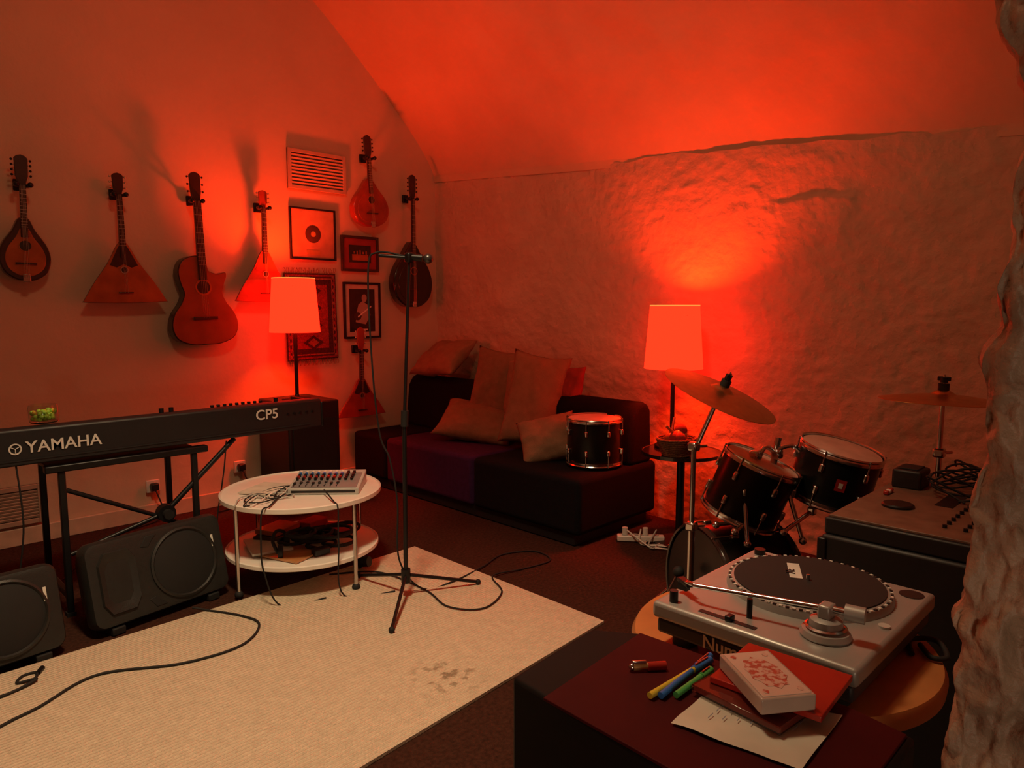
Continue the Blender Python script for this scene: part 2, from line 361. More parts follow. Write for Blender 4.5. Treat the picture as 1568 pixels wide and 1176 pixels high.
cymbal('cymbal_stand',(2.48,1.345,0),1.175,.225,R(24),R(-78),base_r=.2,post_off=(-.07,.07))
cymbal('cymbal_stand',(2.99,.72,0),1.165,.215,R(2),R(0),base_r=.22)

# ---------------------------------------------------------------- side table, basket, lamps
def lamp(name,loc,h=.91,rb=.185,rt=.155,sh=.40,en=100):
    g=G(name,loc)
    g.lathe('base',[(0,0),(.11,0),(.11,.012),(.1,.02),(.02,.026),(.012,.05)],BLKM)
    g.cyl('pole',(0,0,.02),(0,0,h-.26),.014,BLKM,n=16)
    g.lathe('shade',[(rb,h-sh),(rt,h),(rt-.003,h),(rb-.003,h-sh),(rb,h-sh)],SHADE,n=64)
    g.lathe('rim_top',[(rt-.005,h-.004),(rt+.001,h-.004),(rt+.001,h+.003),(rt-.005,h+.003),(rt-.005,h-.004)],RIM,n=64)
    for k in range(3):
        a=k*2.094; g.cyl('spoke',(.02*math.cos(a),.02*math.sin(a),h-.27),((rt)*math.cos(a)*1.03,(rt)*math.sin(a)*1.03,h-.06),.002,BLKM,n=6)
    g.cyl('socket',(0,0,h-.30),(0,0,h-.25),.02,WHITE); g.sph('bulb',(0,0,h-.225),.03,BULB)
    L=bpy.data.lights.new(name+'_light','POINT'); L.energy=en; L.color=(1,.034,.003); L.shadow_soft_size=.06
    o=bpy.data.objects.new('bulb_light',L); sc.collection.objects.link(o); o.parent=g.root; o.location=(0,0,h-.13)
lamp('table_lamp',(2.62,4.92,.802),en=100)
lamp('table_lamp',(3.93,2.47,.60),en=90)
g=G('speaker_cabinet',(2.66,4.98,0))
g.box('body',(0,0,.40),(.42,.48,.80),BLACK,.012)
g.box('grille',(0,-.242,.36),(.36,.012,.62),RUB,.004)
g=G('side_table',(3.87,2.36,0))
g.lathe('tray',[(0,.575),(.24,.575),(.25,.58),(.25,.60),(.242,.60),(.238,.597),(0,.597)],BLKW,n=48)
g.cyl('column',(0,0,.02),(0,0,.58),.025,BLKM); g.lathe('foot',[(0,0),(.16,0),(.16,.012),(.03,.03),(.02,.05)],BLKM)
g=G('wicker_basket',(3.73,2.31,.60))
for i in range(9): 
    z=.008+i*.012; rr=.09+.04*(i/8); g.tube('weave',[(rr*math.cos(t*math.pi/12)*(1+.02*(t%2)),rr*math.sin(t*math.pi/12)*.85*(1+.02*((t+i)%2)),z) for t in range(25)],.008,WICK,n=6)
g.lathe('bottom',[(0,.004),(.09,.004),(.09,.012),(0,.012)],WICK)
for k in range(9): g.sph('shaker',(.07*math.cos(k*2.4)*(k/9),.06*math.sin(k*2.4)*(k/9),.10+.012*(k%3)),.034,[W_OR,REDF,W_SPR][k%3],n=8)
g.cyl('maraca_handle',(.0,0,.12),(-.09,.02,.19),.009,W_SPR); g.sph('maraca_head',(.03,-.01,.15),.04,REDF,n=10); g.cyl('stick',(-.02,.03,.10),(.05,.05,.22),.008,W_OR)

# ---------------------------------------------------------------- instruments on left wall (wall plane y=5.3)
def hook(g,z,out=.09):
    g.box('hanger_plate',(0,-.012,z),(.06,.02,.07),BLKM,.006)
    g.tube('hanger_yoke',[(-.035,-out-.05,z-.01),(-.035,-out,z-.01),(0,-out+.02,z-.01),(.035,-out,z-.01),(.035,-out-.05,z-.01)],.011,BLKM,sm=5)
    for sx in (-1,1): g.sph('hanger_pad',(sx*.036,-out-.05,z-.01),.016,BLKM,n=8)
    g.cyl('hanger_arm',(0,-.01,z),(0,-out+.02,z-.01),.008,BLKM)
def neckhead(g,zb,zn,zh,m,mh,wn=.042,y=-.11,hw=.06,frets=12,bridge=None,scroll=False,pegs=3):
    g.prism('neck',[(-wn/2-.004,zb),(wn/2+.004,zb),(wn/2-.004,zn),(-wn/2+.004,zn)],y-.004,y+.018,m,.004)
    g.box('fingerboard',(0,y-.006,(zb+zn)/2),(wn,.006,zn-zb),W_DK)
    for i in range(frets):
        z=zn-(zn-zb)*(1-2**(-(i+1)/12))*1.6
        if z>zb: g.box('fret',(0,y-.010,z),(wn,.002,.0025),STR)
    h=zh-zn
    pts=[(-wn/2,zn),(wn/2,zn),(hw/2,zn+h*.3),(hw/2*1.08,zn+h*.88),(hw/3,zn+h*.96),(0,zh),(-hw/3,zn+h*.96),(-hw/2*1.08,zn+h*.88),(-hw/2,zn+h*.3)]
    g.prism('headstock',pts,y+.002,y+.018,mh,.003)
    for i in range(pegs):
        for s_ in (-1,1):
            z=zn+h*(.32+.5*i/max(1,pegs-1)); g.cyl('peg_shaft',(s_*hw/2,y+.01,z),(s_*(hw/2+.012),y+.01,z),.003,CHR,n=8); g.sph('peg_knob',(s_*(hw/2+.015),y+.01,z),.0075,STR if scroll else BLKM,n=6)
    if bridge is not None:
        for i in range(4 if not scroll else 3):
            x=(i-(1.5 if not scroll else 1))*wn/4.5
            g.cyl('string',(x*1.1,y-.016,bridge),(x*.8,y-.013,zn),.0009,STR,n=5)
def balalaika(name,x,z0,zt,zn,zh,W,face,tilt=0,side=W_DK,guard=W_DK,y0=5.285):
    g=G(name,(x,y0,z0),rot=(0,tilt,0)); H=zt-z0
    out=cr([(0,H,0),(-.035,H*.93,0),(-W*.20,H*.62,0),(-W*.36,H*.32,0),(-W*.485,H*.05,0),(-W/2,0,0),(-W*.48,-.006,0),(0,-.012,0),(W*.48,-.006,0),(W/2,0,0),(W*.485,H*.05,0),(W*.36,H*.32,0),(W*.20,H*.62,0),(.035,H*.93,0)],4,True)
    out=[(p.x,p.y) for p in out]
    N=len(out)
    ys=[(-.035,.55),(-.05,.8),(-.085,.97),(-.105,1.0)]
    vs=[];fs=[]
    for y,k in ys:
        for p in out: vs.append((p[0]*k,y,H*.45+(p[1]-H*.45)*(.4+.6*k)))
    for j in range(len(ys)-1):
        for i in range(N): fs.append((j*N+i,j*N+(i+1)%N,(j+1)*N+(i+1)%N,(j+1)*N+i))
    fs.append(tuple(range(N)))
    g.mesh('bowl',vs,fs,side)
    g.prism('soundboard',out,-.112,-.105,face,.002)
    g.prism('edge_binding',[(p[0]*1.012,H*.45+(p[1]-H*.45)*1.012) for p in out],-.1085,-.1055,W_DK)
    gp=[(0,H*.98),(-.03,H*.90),(-W*.17,H*.60),(-W*.09,H*.56),(0,H*.62),(W*.09,H*.56),(W*.17,H*.60),(.03,H*.90)]
    g.prism('guard',gp,-.1145,-.112,guard,.001)
    g.cyl('sound_hole',(0,-.1125,H*.52),(0,-.1155,H*.52),.018,PHOTO_D)
    g.lathe('rosette',[(.019,0),(.024,0),(.024,.002),(.019,.002)],STR,T=Matrix.Translation((0,-.1135,H*.52))@Matrix.Rotation(R(90),4,'X'))
    g.box('bridge',(0,-.118,H*.14),(.09,.012,.008),W_DK,.002)
    neckhead(g,H*.72,zn-z0,zh-z0,W_DK,side,.034,-.115,.062,bridge=H*.14,scroll=True)
    hook(g,zn-z0+.01)
balalaika('balalaika',1.55,1.54,1.93,2.23,2.37,.50,W_OR,tilt=R(-1))
balalaika('balalaika',2.53,1.55,1.93,2.24,2.37,.47,W_RED,guard=W_RED,side=W_RED)
balalaika('balalaika',3.36,.58,.90,1.13,1.33,.46,W_RED,side=W_RED)
def mandolin(name,x,z0,zt,zn,zh,W,face,side,tilt=0,dep=.07):
    g=G(name,(x,5.285,z0),rot=(0,tilt,0)); H=zt-z0
    out=cr([(0,H,0),(-.03,H*.97,0),(-W*.22,H*.80,0),(-W*.42,H*.58,0),(-W*.5,H*.36,0),(-W*.42,H*.14,0),(-W*.2,H*.015,0),(0,0,0),(W*.2,H*.015,0),(W*.42,H*.14,0),(W*.5,H*.36,0),(W*.42,H*.58,0),(W*.22,H*.80,0),(.03,H*.97,0)],5,True)
    out=[(p.x,p.y) for p in out]
    y1=-.03-dep
    g.prism('body',out,-.03,y1,side,.012,seg=3)
    g.prism('top_plate',[(p[0]*.96,H*.4+(p[1]-H*.4)*.96) for p in out],y1+.001,y1-.004,side,.002)
    g.prism('top_center',[(p[0]*.78,H*.38+(p[1]-H*.4)*.76) for p in out],y1-.001,y1-.006,face,.003)
    g.cyl('sound_hole',(0,y1-.005,H*.55),(0,y1-.008,H*.55),.03,PHOTO_D)
    g.lathe('rosette',[(.031,0),(.036,0),(.036,.002),(.031,.002)],W_OR,T=Matrix.Translation((0,y1-.0065,H*.55))@Matrix.Rotation(R(90),4,'X'))
    g.box('bridge',(0,y1-.012,H*.27),(.11,.014,.010),W_DK,.002); g.box('tailpiece',(0,y1-.010,H*.04),(.04,.008,.05),CHR,.003)
    neckhead(g,H*.68,zn-z0,zh-z0,W_DK,W_DK,.034,y1-.006,.066,bridge=H*.05,pegs=4)
    hook(g,zn-z0+.01)
mandolin('mandolin',1.0,1.66,2.04,2.23,2.41,.27,W_OR,W_DK,tilt=R(1))
mandolin('mandolin',3.51,2.18,2.58,2.74,2.93,.36,W_RED,W_RED,tilt=R(-3))
mandolin('octave_mandolin',3.92,1.50,2.08,2.45,2.66,.43,BLKW,BLKW,dep=.09)
# classical guitar with cutaway
g=G('classical_guitar',(2.07,5.285,1.23),rot=(0,R(-2),0))
out=cr([(0,.63,0),(-.06,.63,0),(-.13,.60,0),(-.165,.53,0),(-.155,.44,0),(-.135,.37,0),(-.16,.30,0),(-.215,.22,0),(-.235,.13,0),(-.20,.045,0),(-.10,.003,0),(0,0,0),(.10,.003,0),(.20,.045,0),(.235,.13,0),(.215,.22,0),(.16,.30,0),(.135,.37,0),(.150,.43,0),(.172,.485,0),(.165,.515,0),(.11,.505,0),(.05,.525,0),(.035,.58,0),(.03,.625,0)],5,True)
out=[(p.x,p.y) for p in out]
g.prism('body',out,-.02,-.115,W_DK,.006)
g.prism('soundboard',[(p[0]*.975,.3+(p[1]-.3)*.98) for p in out],-.114,-.119,W_GT,.001)
g.cyl('sound_hole',(0,-.118,.41),(0,-.1205,.41),.045,PHOTO_D,n=32)
g.lathe('rosette',[(.046,0),(.058,0),(.058,.002),(.046,.002)],W_OR,T=Matrix.Translation((0,-.119,.41))@Matrix.Rotation(R(90),4,'X'))
g.box('bridge',(0,-.125,.19),(.17,.012,.022),W_DK,.003)
neckhead(g,.46,1.01,1.21,W_DK,W_DK,.052,-.122,.072,bridge=.19,scroll=False); hook(g,1.02)
# frames
def frame(name,x0,x1,z0,z1,fm,fw,mm,mw,inner=None):
    g=G(name,((x0+x1)/2,5.285,(z0+z1)/2)); w=x1-x0;h=z1-z0
    for s_ in (-1,1):
        g.box('stile',(s_*(w/2-fw/2),-.012,0),(fw,.024,h),fm,.003); g.box('rail',(0,-.012,s_*(h/2-fw/2)),(w-2*fw,.024,fw),fm,.003)
    g.box('mat_board',(0,-.006,0),(w-2*fw,.008,h-2*fw),mm)
    if mw: g.box('print',(0,-.011,0),(w-2*fw-2*mw,.004,h-2*fw-2*mw),PHOTO_D)
    return g
g=frame('framed_record',2.79,3.20,1.88,2.29,BLKM,.014,mat('mat_cream',(.42,.26,.16),.6),0)
T=Matrix.Translation((0,-.012,0))@Matrix.Rotation(R(90),4,'X')
g.lathe('record',[(.015,.003),(.03,.004),(.06,.003),(.07,.0)],mat('record_dark',(.06,.03,.02),.3),T=T); g.lathe('center',[(0,.005),(.022,.005),(.022,0)],GOLD,T=T)
g.box('plaque',(0,-.012,-.145),(.12,.003,.035),GOLD)
g=frame('framed_picture',3.25,3.62,1.80,2.10,W_DK,.022,REDF,.055)
g.box('skyline',(0,-.0135,-.03),(.16,.002,.05),W_OR)
for i in range(5): g.box('tower',(-.06+.03*i,-.0135,.01),(.012,.002,.02+.012*(i%3)),W_OR)
g=frame('framed_photo',3.26,3.63,1.23,1.71,BLKM,.018,mat('mat_pale',(.5,.42,.36),.6),.04)
GR=mat('photo_grey',(.34,.28,.25),.5)
T=Matrix.Translation((0,-.014,0))
g.M=T
g.prism('figure_body',[(-.07,-.10),(.03,-.12),(.08,-.04),(.05,.05),(0,.08),(-.04,.05),(-.06,-.02)],0,-.0015,GR); g.prism('figure_head',[(.02+.026*math.cos(a*.5),.105+.034*math.sin(a*.5)) for a in range(12)],0,-.0015,GR)
g.prism('figure_guitar',[(-.05+.04*math.cos(a*.5),-.05+.035*math.sin(a*.5)) for a in range(12)],-.0015,-.0025,W_DK); g.prism('figure_neck',[(-.05,-.05),(-.045,-.06),(.09,.03),(.085,.04)],-.0015,-.003,LABEL)
g.M=Matrix.Identity(4); g.box('caption',(0,-.0135,-.165),(.10,.002,.012),LABEL)
# tapestry
g=G('woven_tapestry',(2.96,5.27,1.42),rot=(0,R(-1),0)); w,h=.46,.70
TD=mat('weave_dark',(.05,.012,.01),.9,0,.3,60,.6,150); TR=mat('weave_red',(.24,.03,.02),.9,0,.3,60,.6,150); TC=mat('weave_cream',(.26,.10,.06),.9,0,.3,60,.6,150)
g.box('cloth',(0,0,0),(w,.012,h),TD,.004)
for k,(a,b_,m) in enumerate([(.96,.97,TR),(.90,.93,TD),(.84,.89,TC),(.80,.86,TD),(.62,.74,TR)]): g.box('band',(0,-.0065-.0008*k,0),(w*a,.002,h*b_),m)
for i in range(13):
    for s_ in (-1,1):
        z=-h/2+.03+i*(h-.06)/12; g.prism('motif',[(s_*w*.44-.014,z),(s_*w*.44,z+.018),(s_*w*.44+.014,z),(s_*w*.44,z-.018)],-.011,-.0125,TR if i%2 else TC)
for i in range(4):
    z=-.21+i*.14
    g.prism('medallion',[(-.09,z),(0,z+.06),(.09,z),(0,z-.06)],-.011,-.0125,TD); g.prism('medallion_in',[(-.05,z),(0,z+.035),(.05,z),(0,z-.035)],-.0125,-.0135,TC)
for s_ in (-1,1):
    for i in range(30):
        x=-w/2+w*(i+.5)/30; g.tube('fringe',[(x,0,s_*h/2),(x+random.uniform(-.008,.008),-.01,s_*(h/2+.02)),(x+random.uniform(-.012,.012),-.008,s_*(h/2+.045))],.0022,TC,n=5)

# ---------------------------------------------------------------- keyboard and stand
g=G('stage_piano',(1.33,4.05,.775))
g.prism('case',[(-.20,.0),(-.195,.165),(-.17,.175),(.03,.15),(.05,.10),(.20,.09),(.20,0)],-.86,.88,BLACK,.008,axis='X')
g.box('end_cheek',(.888,0,.075),(.016,.39,.15),BLKM,.006); g.box('end_cheek_left',(-.868,0,.075),(.016,.39,.15),BLKM,.006)
g.box('rear_groove',(0,-.201,.025),(1.6,.004,.006),RUB)
for i in range(36): g.box('white_key',(-.6+.0235*i*1.35,.125,.095),(.030,.13,.014),WHITE,.002)
for i in range(35):
    if i%7 not in (2,6): g.box('black_key',(-.584+.0317*i,.09,.108),(.014,.08,.014),BLKW,.002)
for i in range(9): g.box('panel_button',(.25+.035*i,-.12,.178),(.018,.014,.014),BLKM,.003)
for x in (-.02,.03,.62): g.cyl('panel_knob',(x,-.13,.16),(x,-.13,.195),.012,BLKM)
for i in range(5): g.cyl('jack',(.66+.04*i,-.199,.10),(.66+.04*i,-.203,.10),.007,BLKM,n=12)
g.text('logo_text','YAMAHA',(-.64,-.2025,.058),.076,LABEL); g.text('model_text','CP5',(.46,-.2025,.085),.080,LABEL)
g.lathe('logo_mark',[(.02,0),(.026,0),(.026,.002),(.02,.002)],LABEL,T=Matrix.Translation((-.68,-.20,.08))@Matrix.Rotation(R(90),4,'X'),n=24)
for k in range(3):
    a=k*2.094+.52; g.cyl('fork',(-.68,-.202,.08),(-.68+.02*math.cos(a),-.202,.08+.02*math.sin(a)),.002,LABEL,n=6)
g=G('candy_jar',(.785,3.93,.952))
g.lathe('glass',[(0,.002),(.052,.002),(.06,.01),(.062,.075),(.058,.088),(.056,.088),(.06,.073),(.057,.012),(0,.006)],GLASS,n=36)
for i in range(90):
    a=random.uniform(0,6.28); r_=random.uniform(0,.046); g.sph('candy',(r_*math.cos(a),r_*math.sin(a),.018+.04*random.random()),.010,GREEN if i%4 else YEL,n=6)
g=G('keyboard_stand',(1.13,4.08,0))
for x in (-.30,.32):
    for y in (-.20,.20): g.box('leg',(x,y,.36),(.03,.03,.72),BLKM,.005); g.box('foot_pad',(x,y,.01),(.04,.04,.02),RUB)
    g.box('side_rail',(x,0,.10),(.028,.40,.028),BLKM,.005)
g.box('front_rail',(0.01,-.20,.735),(.76,.05,.035),BLKM,.006); g.box('back_rail',(0.01,.20,.735),(.76,.05,.035),BLKM,.006); g.box('top_tray',(0.01,0,.725),(.70,.40,.02),BLKM,.004)
g.cyl('brace_a',(-.28,-.19,.62),(.33,-.19,.30),.011,BLKM,n=12); g.cyl('brace_b',(.16,-.2,.42),(.55,-.19,.765),.014,BLKM,n=12); g.cyl('brace_d',(-.28,-.19,.30),(.16,-.2,.42),.011,BLKM,n=12)
g.cyl('hub',(.16,-.23,.42),(.16,-.18,.42),.045,BLKM); g.cyl('hub_knob',(.16,-.26,.42),(.16,-.23,.42),.025,RUB)
g.tube('cord',[(.50,-.20,.76),(.48,-.20,.60),(.46,-.16,.4),(.42,-.1,.10),(.42,.3,.012),(.5,.8,.012)],.004,RUB,sm=8)
g.tube('cord2',[(-.48,-.21,.80),(-.47,-.23,.5),(-.50,-.2,.2),(-.45,-.0,.012),(-.1,.5,.012)],.004,RUB,sm=8)

# ---------------------------------------------------------------- PA speakers
PAC=mat('speaker_cabinet_plastic',(.018,.019,.018),.42,0,.1,40,.1,200)
def pa(name,loc,rz,w=.64,h=.40,badge=True):
    g=G(name,loc,rz=rz); g.M=Matrix.Rotation(R(-14),4,'X')@Matrix.Translation((0,0,.03))
    def rr(w_,h_,r_,z0,y):
        o=[]
        for cx,cz,a0 in [(w_/2-r_,h_/2-r_,0),(-w_/2+r_,h_/2-r_,90),(-w_/2+r_,-h_/2+r_,180),(w_/2-r_,-h_/2+r_,270)]:
            for k in range(7): a=R(a0+15*k); o.append((cx+r_*math.cos(a),y,cz+r_*math.sin(a)+z0))
        return o
    secs=[(w*.6,h*.55,.04,.30),(w*.72,h*.7,.045,.28),(w*.95,h*.96,.05,.06),(w,h,.05,.02),(w,h,.05,-.02),(w*.97,h*.95,.045,-.045),(w*.93,h*.88,.04,-.048)]
    vs=[];fs=[]
    for a in secs: vs+=rr(a[0],a[1],a[2],h/2,a[3])
    for j in range(len(secs)-1):
        for i in range(28): fs.append((j*28+i,j*28+(i+1)%28,(j+1)*28+(i+1)%28,(j+1)*28+i))
    fs.append(tuple(range(28))); fs.append(tuple((len(secs)-1)*28+i for i in range(28)))
    g.mesh('cabinet',vs,fs,PAC,ang=30)
    FR=Matrix.Rotation(R(90),4,'X')
    T=Matrix.Translation((w*.17,-.047,h/2))@FR
    rw=h*.43
    g.lathe('woofer_ring',[(rw,0),(rw,.010),(rw*.94,.014),(rw*.90,.006),(rw*.90,0)],PAC,n=56,T=T)
    g.lathe('woofer_grille',[(rw*.90,.004),(rw*.6,.012),(rw*.3,.016),(0,.017)],RUB,n=56,T=T)
    cx=-w*.30; hb=h*.36
    hv=[];hf=[]
    def oct_(a,b_,y,c=.35):
        return [(cx-a,y,h/2-b_*(1-c)),(cx-a*(1-c),y,h/2-b_),(cx+a*(1-c),y,h/2-b_),(cx+a,y,h/2-b_*(1-c)),(cx+a,y,h/2+b_*(1-c)),(cx+a*(1-c),y,h/2+b_),(cx-a*(1-c),y,h/2+b_),(cx-a,y,h/2+b_*(1-c))]
    for a,b_,y in [(.088,hb,-.047),(.082,hb*.96,-.060),(.060,hb*.7,-.050),(.022,hb*.3,-.030)]: hv+=oct_(a,b_,y)
    for j in range(3):
        for i in range(8): hf.append((j*8+i,j*8+(i+1)%8,(j+1)*8+(i+1)%8,(j+1)*8+i))
    hf.append(tuple(range(24,32)))
    g.mesh('horn',hv,hf,PAC,ang=25)
    for s_ in (-1,1):
        z=h/2+s_*h*.37; g.prism('port',[(-.085,z-.022*s_),(-.055,z+.022*s_),(.0,z+.022*s_),(-.025,z-.0*s_),(-.05,z-.03*s_)],-.047,-.051,RUB,.002)
    if badge: g.box('badge',(w*.40,-.056,h*.66),(.012,.004,.06),LABEL,.001)
    g.M=Matrix.Identity(4)
    for sx in (-1,1): g.box('foot',(sx*w*.35,.02,.02),(.06,.12,.035),RUB,.005)
pa('stage_monitor_speaker',(1.16,3.56,0),R(10),w=.68,h=.40)
pa('stage_monitor_speaker',(.40,3.44,0),R(6),h=.37)

# ---------------------------------------------------------------- coffee table
g=G('round_coffee_table',(1.91,3.565,0))
g.lathe('top',[(0,.47),(.425,.47),(.432,.475),(.432,.496),(.425,.50),(.42,.492),(0,.492)],WHITE,n=72)
g.lathe('shelf',[(0,.165),(.405,.165),(.412,.17),(.412,.188),(.405,.192),(.40,.185),(0,.185)],WHITE,n=72)
for k in range(4):
    a=R(10+90*k); x,y=.418*math.cos(a),.418*math.sin(a)
    g.cyl('leg',(x,y,.0),(x,y,.49),.011,CHR,n=14); g.sph('caster',(x,y,.022),.022,RUB,n=8)
g=G('audio_mixer',(2.02,3.47,.493),rz=R(-42))
g.prism('body',[(-.14,0),(-.14,.035),(.10,.065),(.14,.075),(.14,0)],-.19,.19,GREY,.005,axis='X')
g.box('face_plate',(0,-.02,.0515),(.35,.225,.002),mat('mixer_face',(.2,.2,.2),.5),0,rot=(math.atan(.125),0,0))
for i in range(10):
    for j in range(5):
        y=-.02+j*.026; z=.037+(y+.14)*.125; g.cyl('knob',(-.165+.033*i,y,z),(-.165+.033*i,y-.002,z+.014),.008,[BLKM,REDP,BLKM,BLUE,WHITE][j] if i<8 else BLKM,n=10)
for i in range(8):
    g.box('fader_slot',(-.165+.033*i,-.085,.0445),(.004,.07,.002),BLACK); g.box('fader_cap',(-.165+.033*i,-.08+.01*(i%3),.050),(.014,.02,.010),BLACK,.002)
g.box('side_stripe',(0,-.141,.018),(.34,.002,.012),BLACK)
g=G('table_cables',(1.9,3.565,.495))
for s_ in range(4):
    random.seed(20+s_); pts=[(-.30+.12*math.cos(k*1.3+s_)+.03*k,-.08+.10*math.sin(k*1.5+s_*2)+.01*k,.006+.004*(k%2)) for k in range(9)]
    g.tube('cable',pts,.0035,[RUB,WHITE,RUB,GREY][s_],sm=7)
g.tube('hanging_cable',[(-.18,-.10,.008),(-.30,-.24,.008),(-.36,-.28,.0),(-.375,-.29,-.15),(-.37,-.30,-.3),(-.30,-.33,-.485),(-.1,-.42,-.475)],.004,RUB,sm=8)
g.tube('hanging_cable_b',[(.02,-.22,.03),(-.02,-.38,.008),(-.03,-.44,-.02),(-.035,-.445,-.2),(-.02,-.46,-.475),(.2,-.6,-.475)],.004,RUB,sm=8)
g.box('notebook',(-.15,.12,.006),(.24,.17,.008),PAPER,.001,rot=(0,0,R(30)))
g=G('cable_pile',(1.92,3.55,.188))
for s_ in range(10):
    random.seed(40+s_); cx,cy=random.uniform(-.10,.20),random.uniform(-.20,.05); rr_=random.uniform(.07,.13)
    pts=[(cx+rr_*math.cos(k*.7)*(1+.1*math.sin(k*2.1)),cy+rr_*.9*math.sin(k*.7),.012+.009*s_+.004*math.sin(k*1.7)) for k in range(20)]
    g.tube('coil',pts,.0075,RUB,n=7,sm=5)
g.box('sheet_music',(-.16,-.10,.006),(.22,.30,.010),W_SPR,.001,rot=(0,0,R(20))); g.box('magazine',(-.20,.06,.018),(.21,.28,.012),PAPER,.001,rot=(0,0,R(-15))); g.box('pedal_box',(.15,.20,.03),(.16,.10,.055),REDF,.006,rot=(0,0,R(20)))
g.box('adapter',(-.05,-.24,.022),(.09,.05,.035),BLACK,.006)
g.box('book_low',(-.08,.18,.022),(.24,.17,.040),W_DK,.003,rot=(0,0,R(35))); g.box('book_high',(-.08,.18,.058),(.20,.15,.028),W_OR,.003,rot=(0,0,R(22))); g.box('songbook',(.24,.06,.012),(.15,.21,.02),REDF,.002,rot=(0,0,R(-30)))
g.tube('headphone_band',[(-.24,-.14,.03),(-.25,-.10,.09),(-.20,-.05,.12),(-.14,-.02,.09),(-.13,.0,.03)],.009,RUB,sm=6)
for p in [(-.24,-.14,.04),(-.13,.0,.04)]: g.cyl('headphone_cup',p,(p[0]+.02,p[1]-.012,p[2]),.035,RUB)

# ---------------------------------------------------------------- microphone stand
g=G('microphone_stand',(2.10,2.87,.015))
for e in [(-.03,.44),(.39,-.14),(-.29,-.28)]:
    e=Vector((e[0],e[1],0)).normalized()*.40
    g.cyl('leg',(e.x*.06,e.y*.06,.115),(e.x,e.y,.014),.009,BLKM,n=12); g.sph('leg_tip',(e.x,e.y,.014),.015,RUB,n=8); g.box('brace',(e.x*.28,e.y*.28,.095),(.17,.012,.006),BLKM,rot=(0,R(14),math.atan2(e.y,e.x)))
g.cyl('hub',(0,0,.08),(0,0,.15),.024,BLKM,n=20); g.cyl('pole_lower',(0,0,.1),(.004,-.004,.92),.0115,BLKM,n=16)
g.cyl('clutch',(.004,-.004,.89),(.006,-.006,.97),.019,RUB,n=20); g.cyl('pole_upper',(.005,-.005,.95),(.03,-.03,1.72),.0085,BLKM,n=16)
g.box('boom_clamp',(.03,-.03,1.725),(.04,.04,.05),BLKM,.01); g.cyl('boom',(-.075,.075,1.735),(.03,-.03,1.725),.008,BLKM)
g.cyl('mic_body',(.02,-.02,1.73),(.075,-.075,1.722),.014,BLKM,r2=.019); g.sph('mic_grille',(.095,-.095,1.72),.026,mat('mic_mesh',(.12,.12,.12),.35,.8),sc_=(1,1,.95))
g.tube('mic_cable',[(.02,-.02,1.73),(-.08,.08,1.75),(-.115,.11,1.66),(-.11,.10,1.2),(-.08,.09,.85),(-.05,.05,.72),(-.03,.02,.5),(-.025,.02,.2),(.12,.02,.006),(.3,-.02,.006),(.585,.05,-.004),(.81,.12,-.008),(.99,.02,-.008),(.94,-.15,-.008),(.72,-.13,-.008),(.51,-.11,.003),(.385,-.31,.006),(.18,-.39,.006),(.07,-.25,.006),(.12,.0,.006),(.09,.38,.006),(-.12,.55,.003)],.0045,RUB,sm=10)
g=G('floor_cable',(0,0,.020))
g.tube('cable',[(1.25,3.46,.02),(1.31,3.42,0),(1.40,3.24,0),(1.415,3.09,0),(1.265,2.95,0),(1.02,2.97,0),(.744,3.116,0),(.52,3.01,0),(.39,2.96,0),(.1,2.8,0),(-.3,2.9,0)],.0055,RUB,sm=10)
g=G('floor_cable',(0,0,.020))
g.tube('cable',[(.35,3.22,0),(.45,3.20,0),(.54,3.24,0),(.575,3.31,0),(.53,3.32,0),(.50,3.27,0),(.56,3.24,.006),(.46,3.20,0),(.3,3.18,0)],.0055,RUB,sm=8); g.cyl('plug',(.575,3.30,0),(.60,3.34,0),.010,BLKM)
g=G('jack_plug',(2.16,3.40,.014)); g.cyl('body',(0,0,.035),(.03,-.06,.045),.030,BLKM); g.cyl('stem',(0,0,0),(.01,-.02,.04),.012,BLKM)

# ---------------------------------------------------------------- power strip
g=G('power_strip',(3.72,2.55,0),rz=R(-50))
g.box('case',(0,0,.022),(.30,.055,.04),WHITE,.008)
for i in range(4): g.cyl('socket',(-.1+.065*i,0,.043),(-.1+.065*i,0,.046),.02,GREY)
for i in (0,2): g.cyl('plug',(-.1+.065*i,0,.045),(-.1+.065*i,0,.09),.018,WHITE)
for s_ in range(5):
    random.seed(70+s_); pts=[(-.1+.05*s_,0,.08 if s_%2==0 else .02)]+[(.02+.07*k+random.uniform(-.03,.03),-.10+random.uniform(-.09,.11),.008+.006*(k%2)) for k in range(6)]
    g.tube('cord',pts,.005,WHITE if s_<3 else GREY,sm=7)

# ---------------------------------------------------------------- floor loudspeaker (foreground)
g=G('floor_speaker_cabinet',(.78,.44,0))
def L(p): return (p[0]-.78,p[1]-.44)
CAB=mat('cabinet_black_vinyl',(.008,.007,.007),.6,spec=.15)
foot=[L(p) for p in [(.656,.656),(.85,.672),(.895,.605),(.908,.30),(.895,.22),(.62,.22)]]
g.prism('cabinet',foot,0.0,.994,CAB,.006,axis='Z')
g.prism('top_cover',[L(p) for p in [(.643,.586),(.885,.604),(.900,.30),(.888,.228),(.630,.228)]],.9935,.998,REDT,.001,axis='Z')
Z=.998
def onbox(name,loc,rz=0): return G(name,(loc[0],loc[1],Z+(loc[2] if len(loc)>2 else 0)),rz=rz)
g=onbox('paper_note',(.785,.365))
def sheet(u,v):
    a=Vector((-.079,.07,0)).lerp(Vector((.0,.075,0)),u); b2=Vector((-.055,-.078,0)).lerp(Vector((.085,-.07,0)),u); p=a.lerp(b2,v); p.x+=.003*N3(v*4,1,u)*(u in (0,1)); p.z=.0015+.003*(N3(u*2,v*2,3)+.6); return p
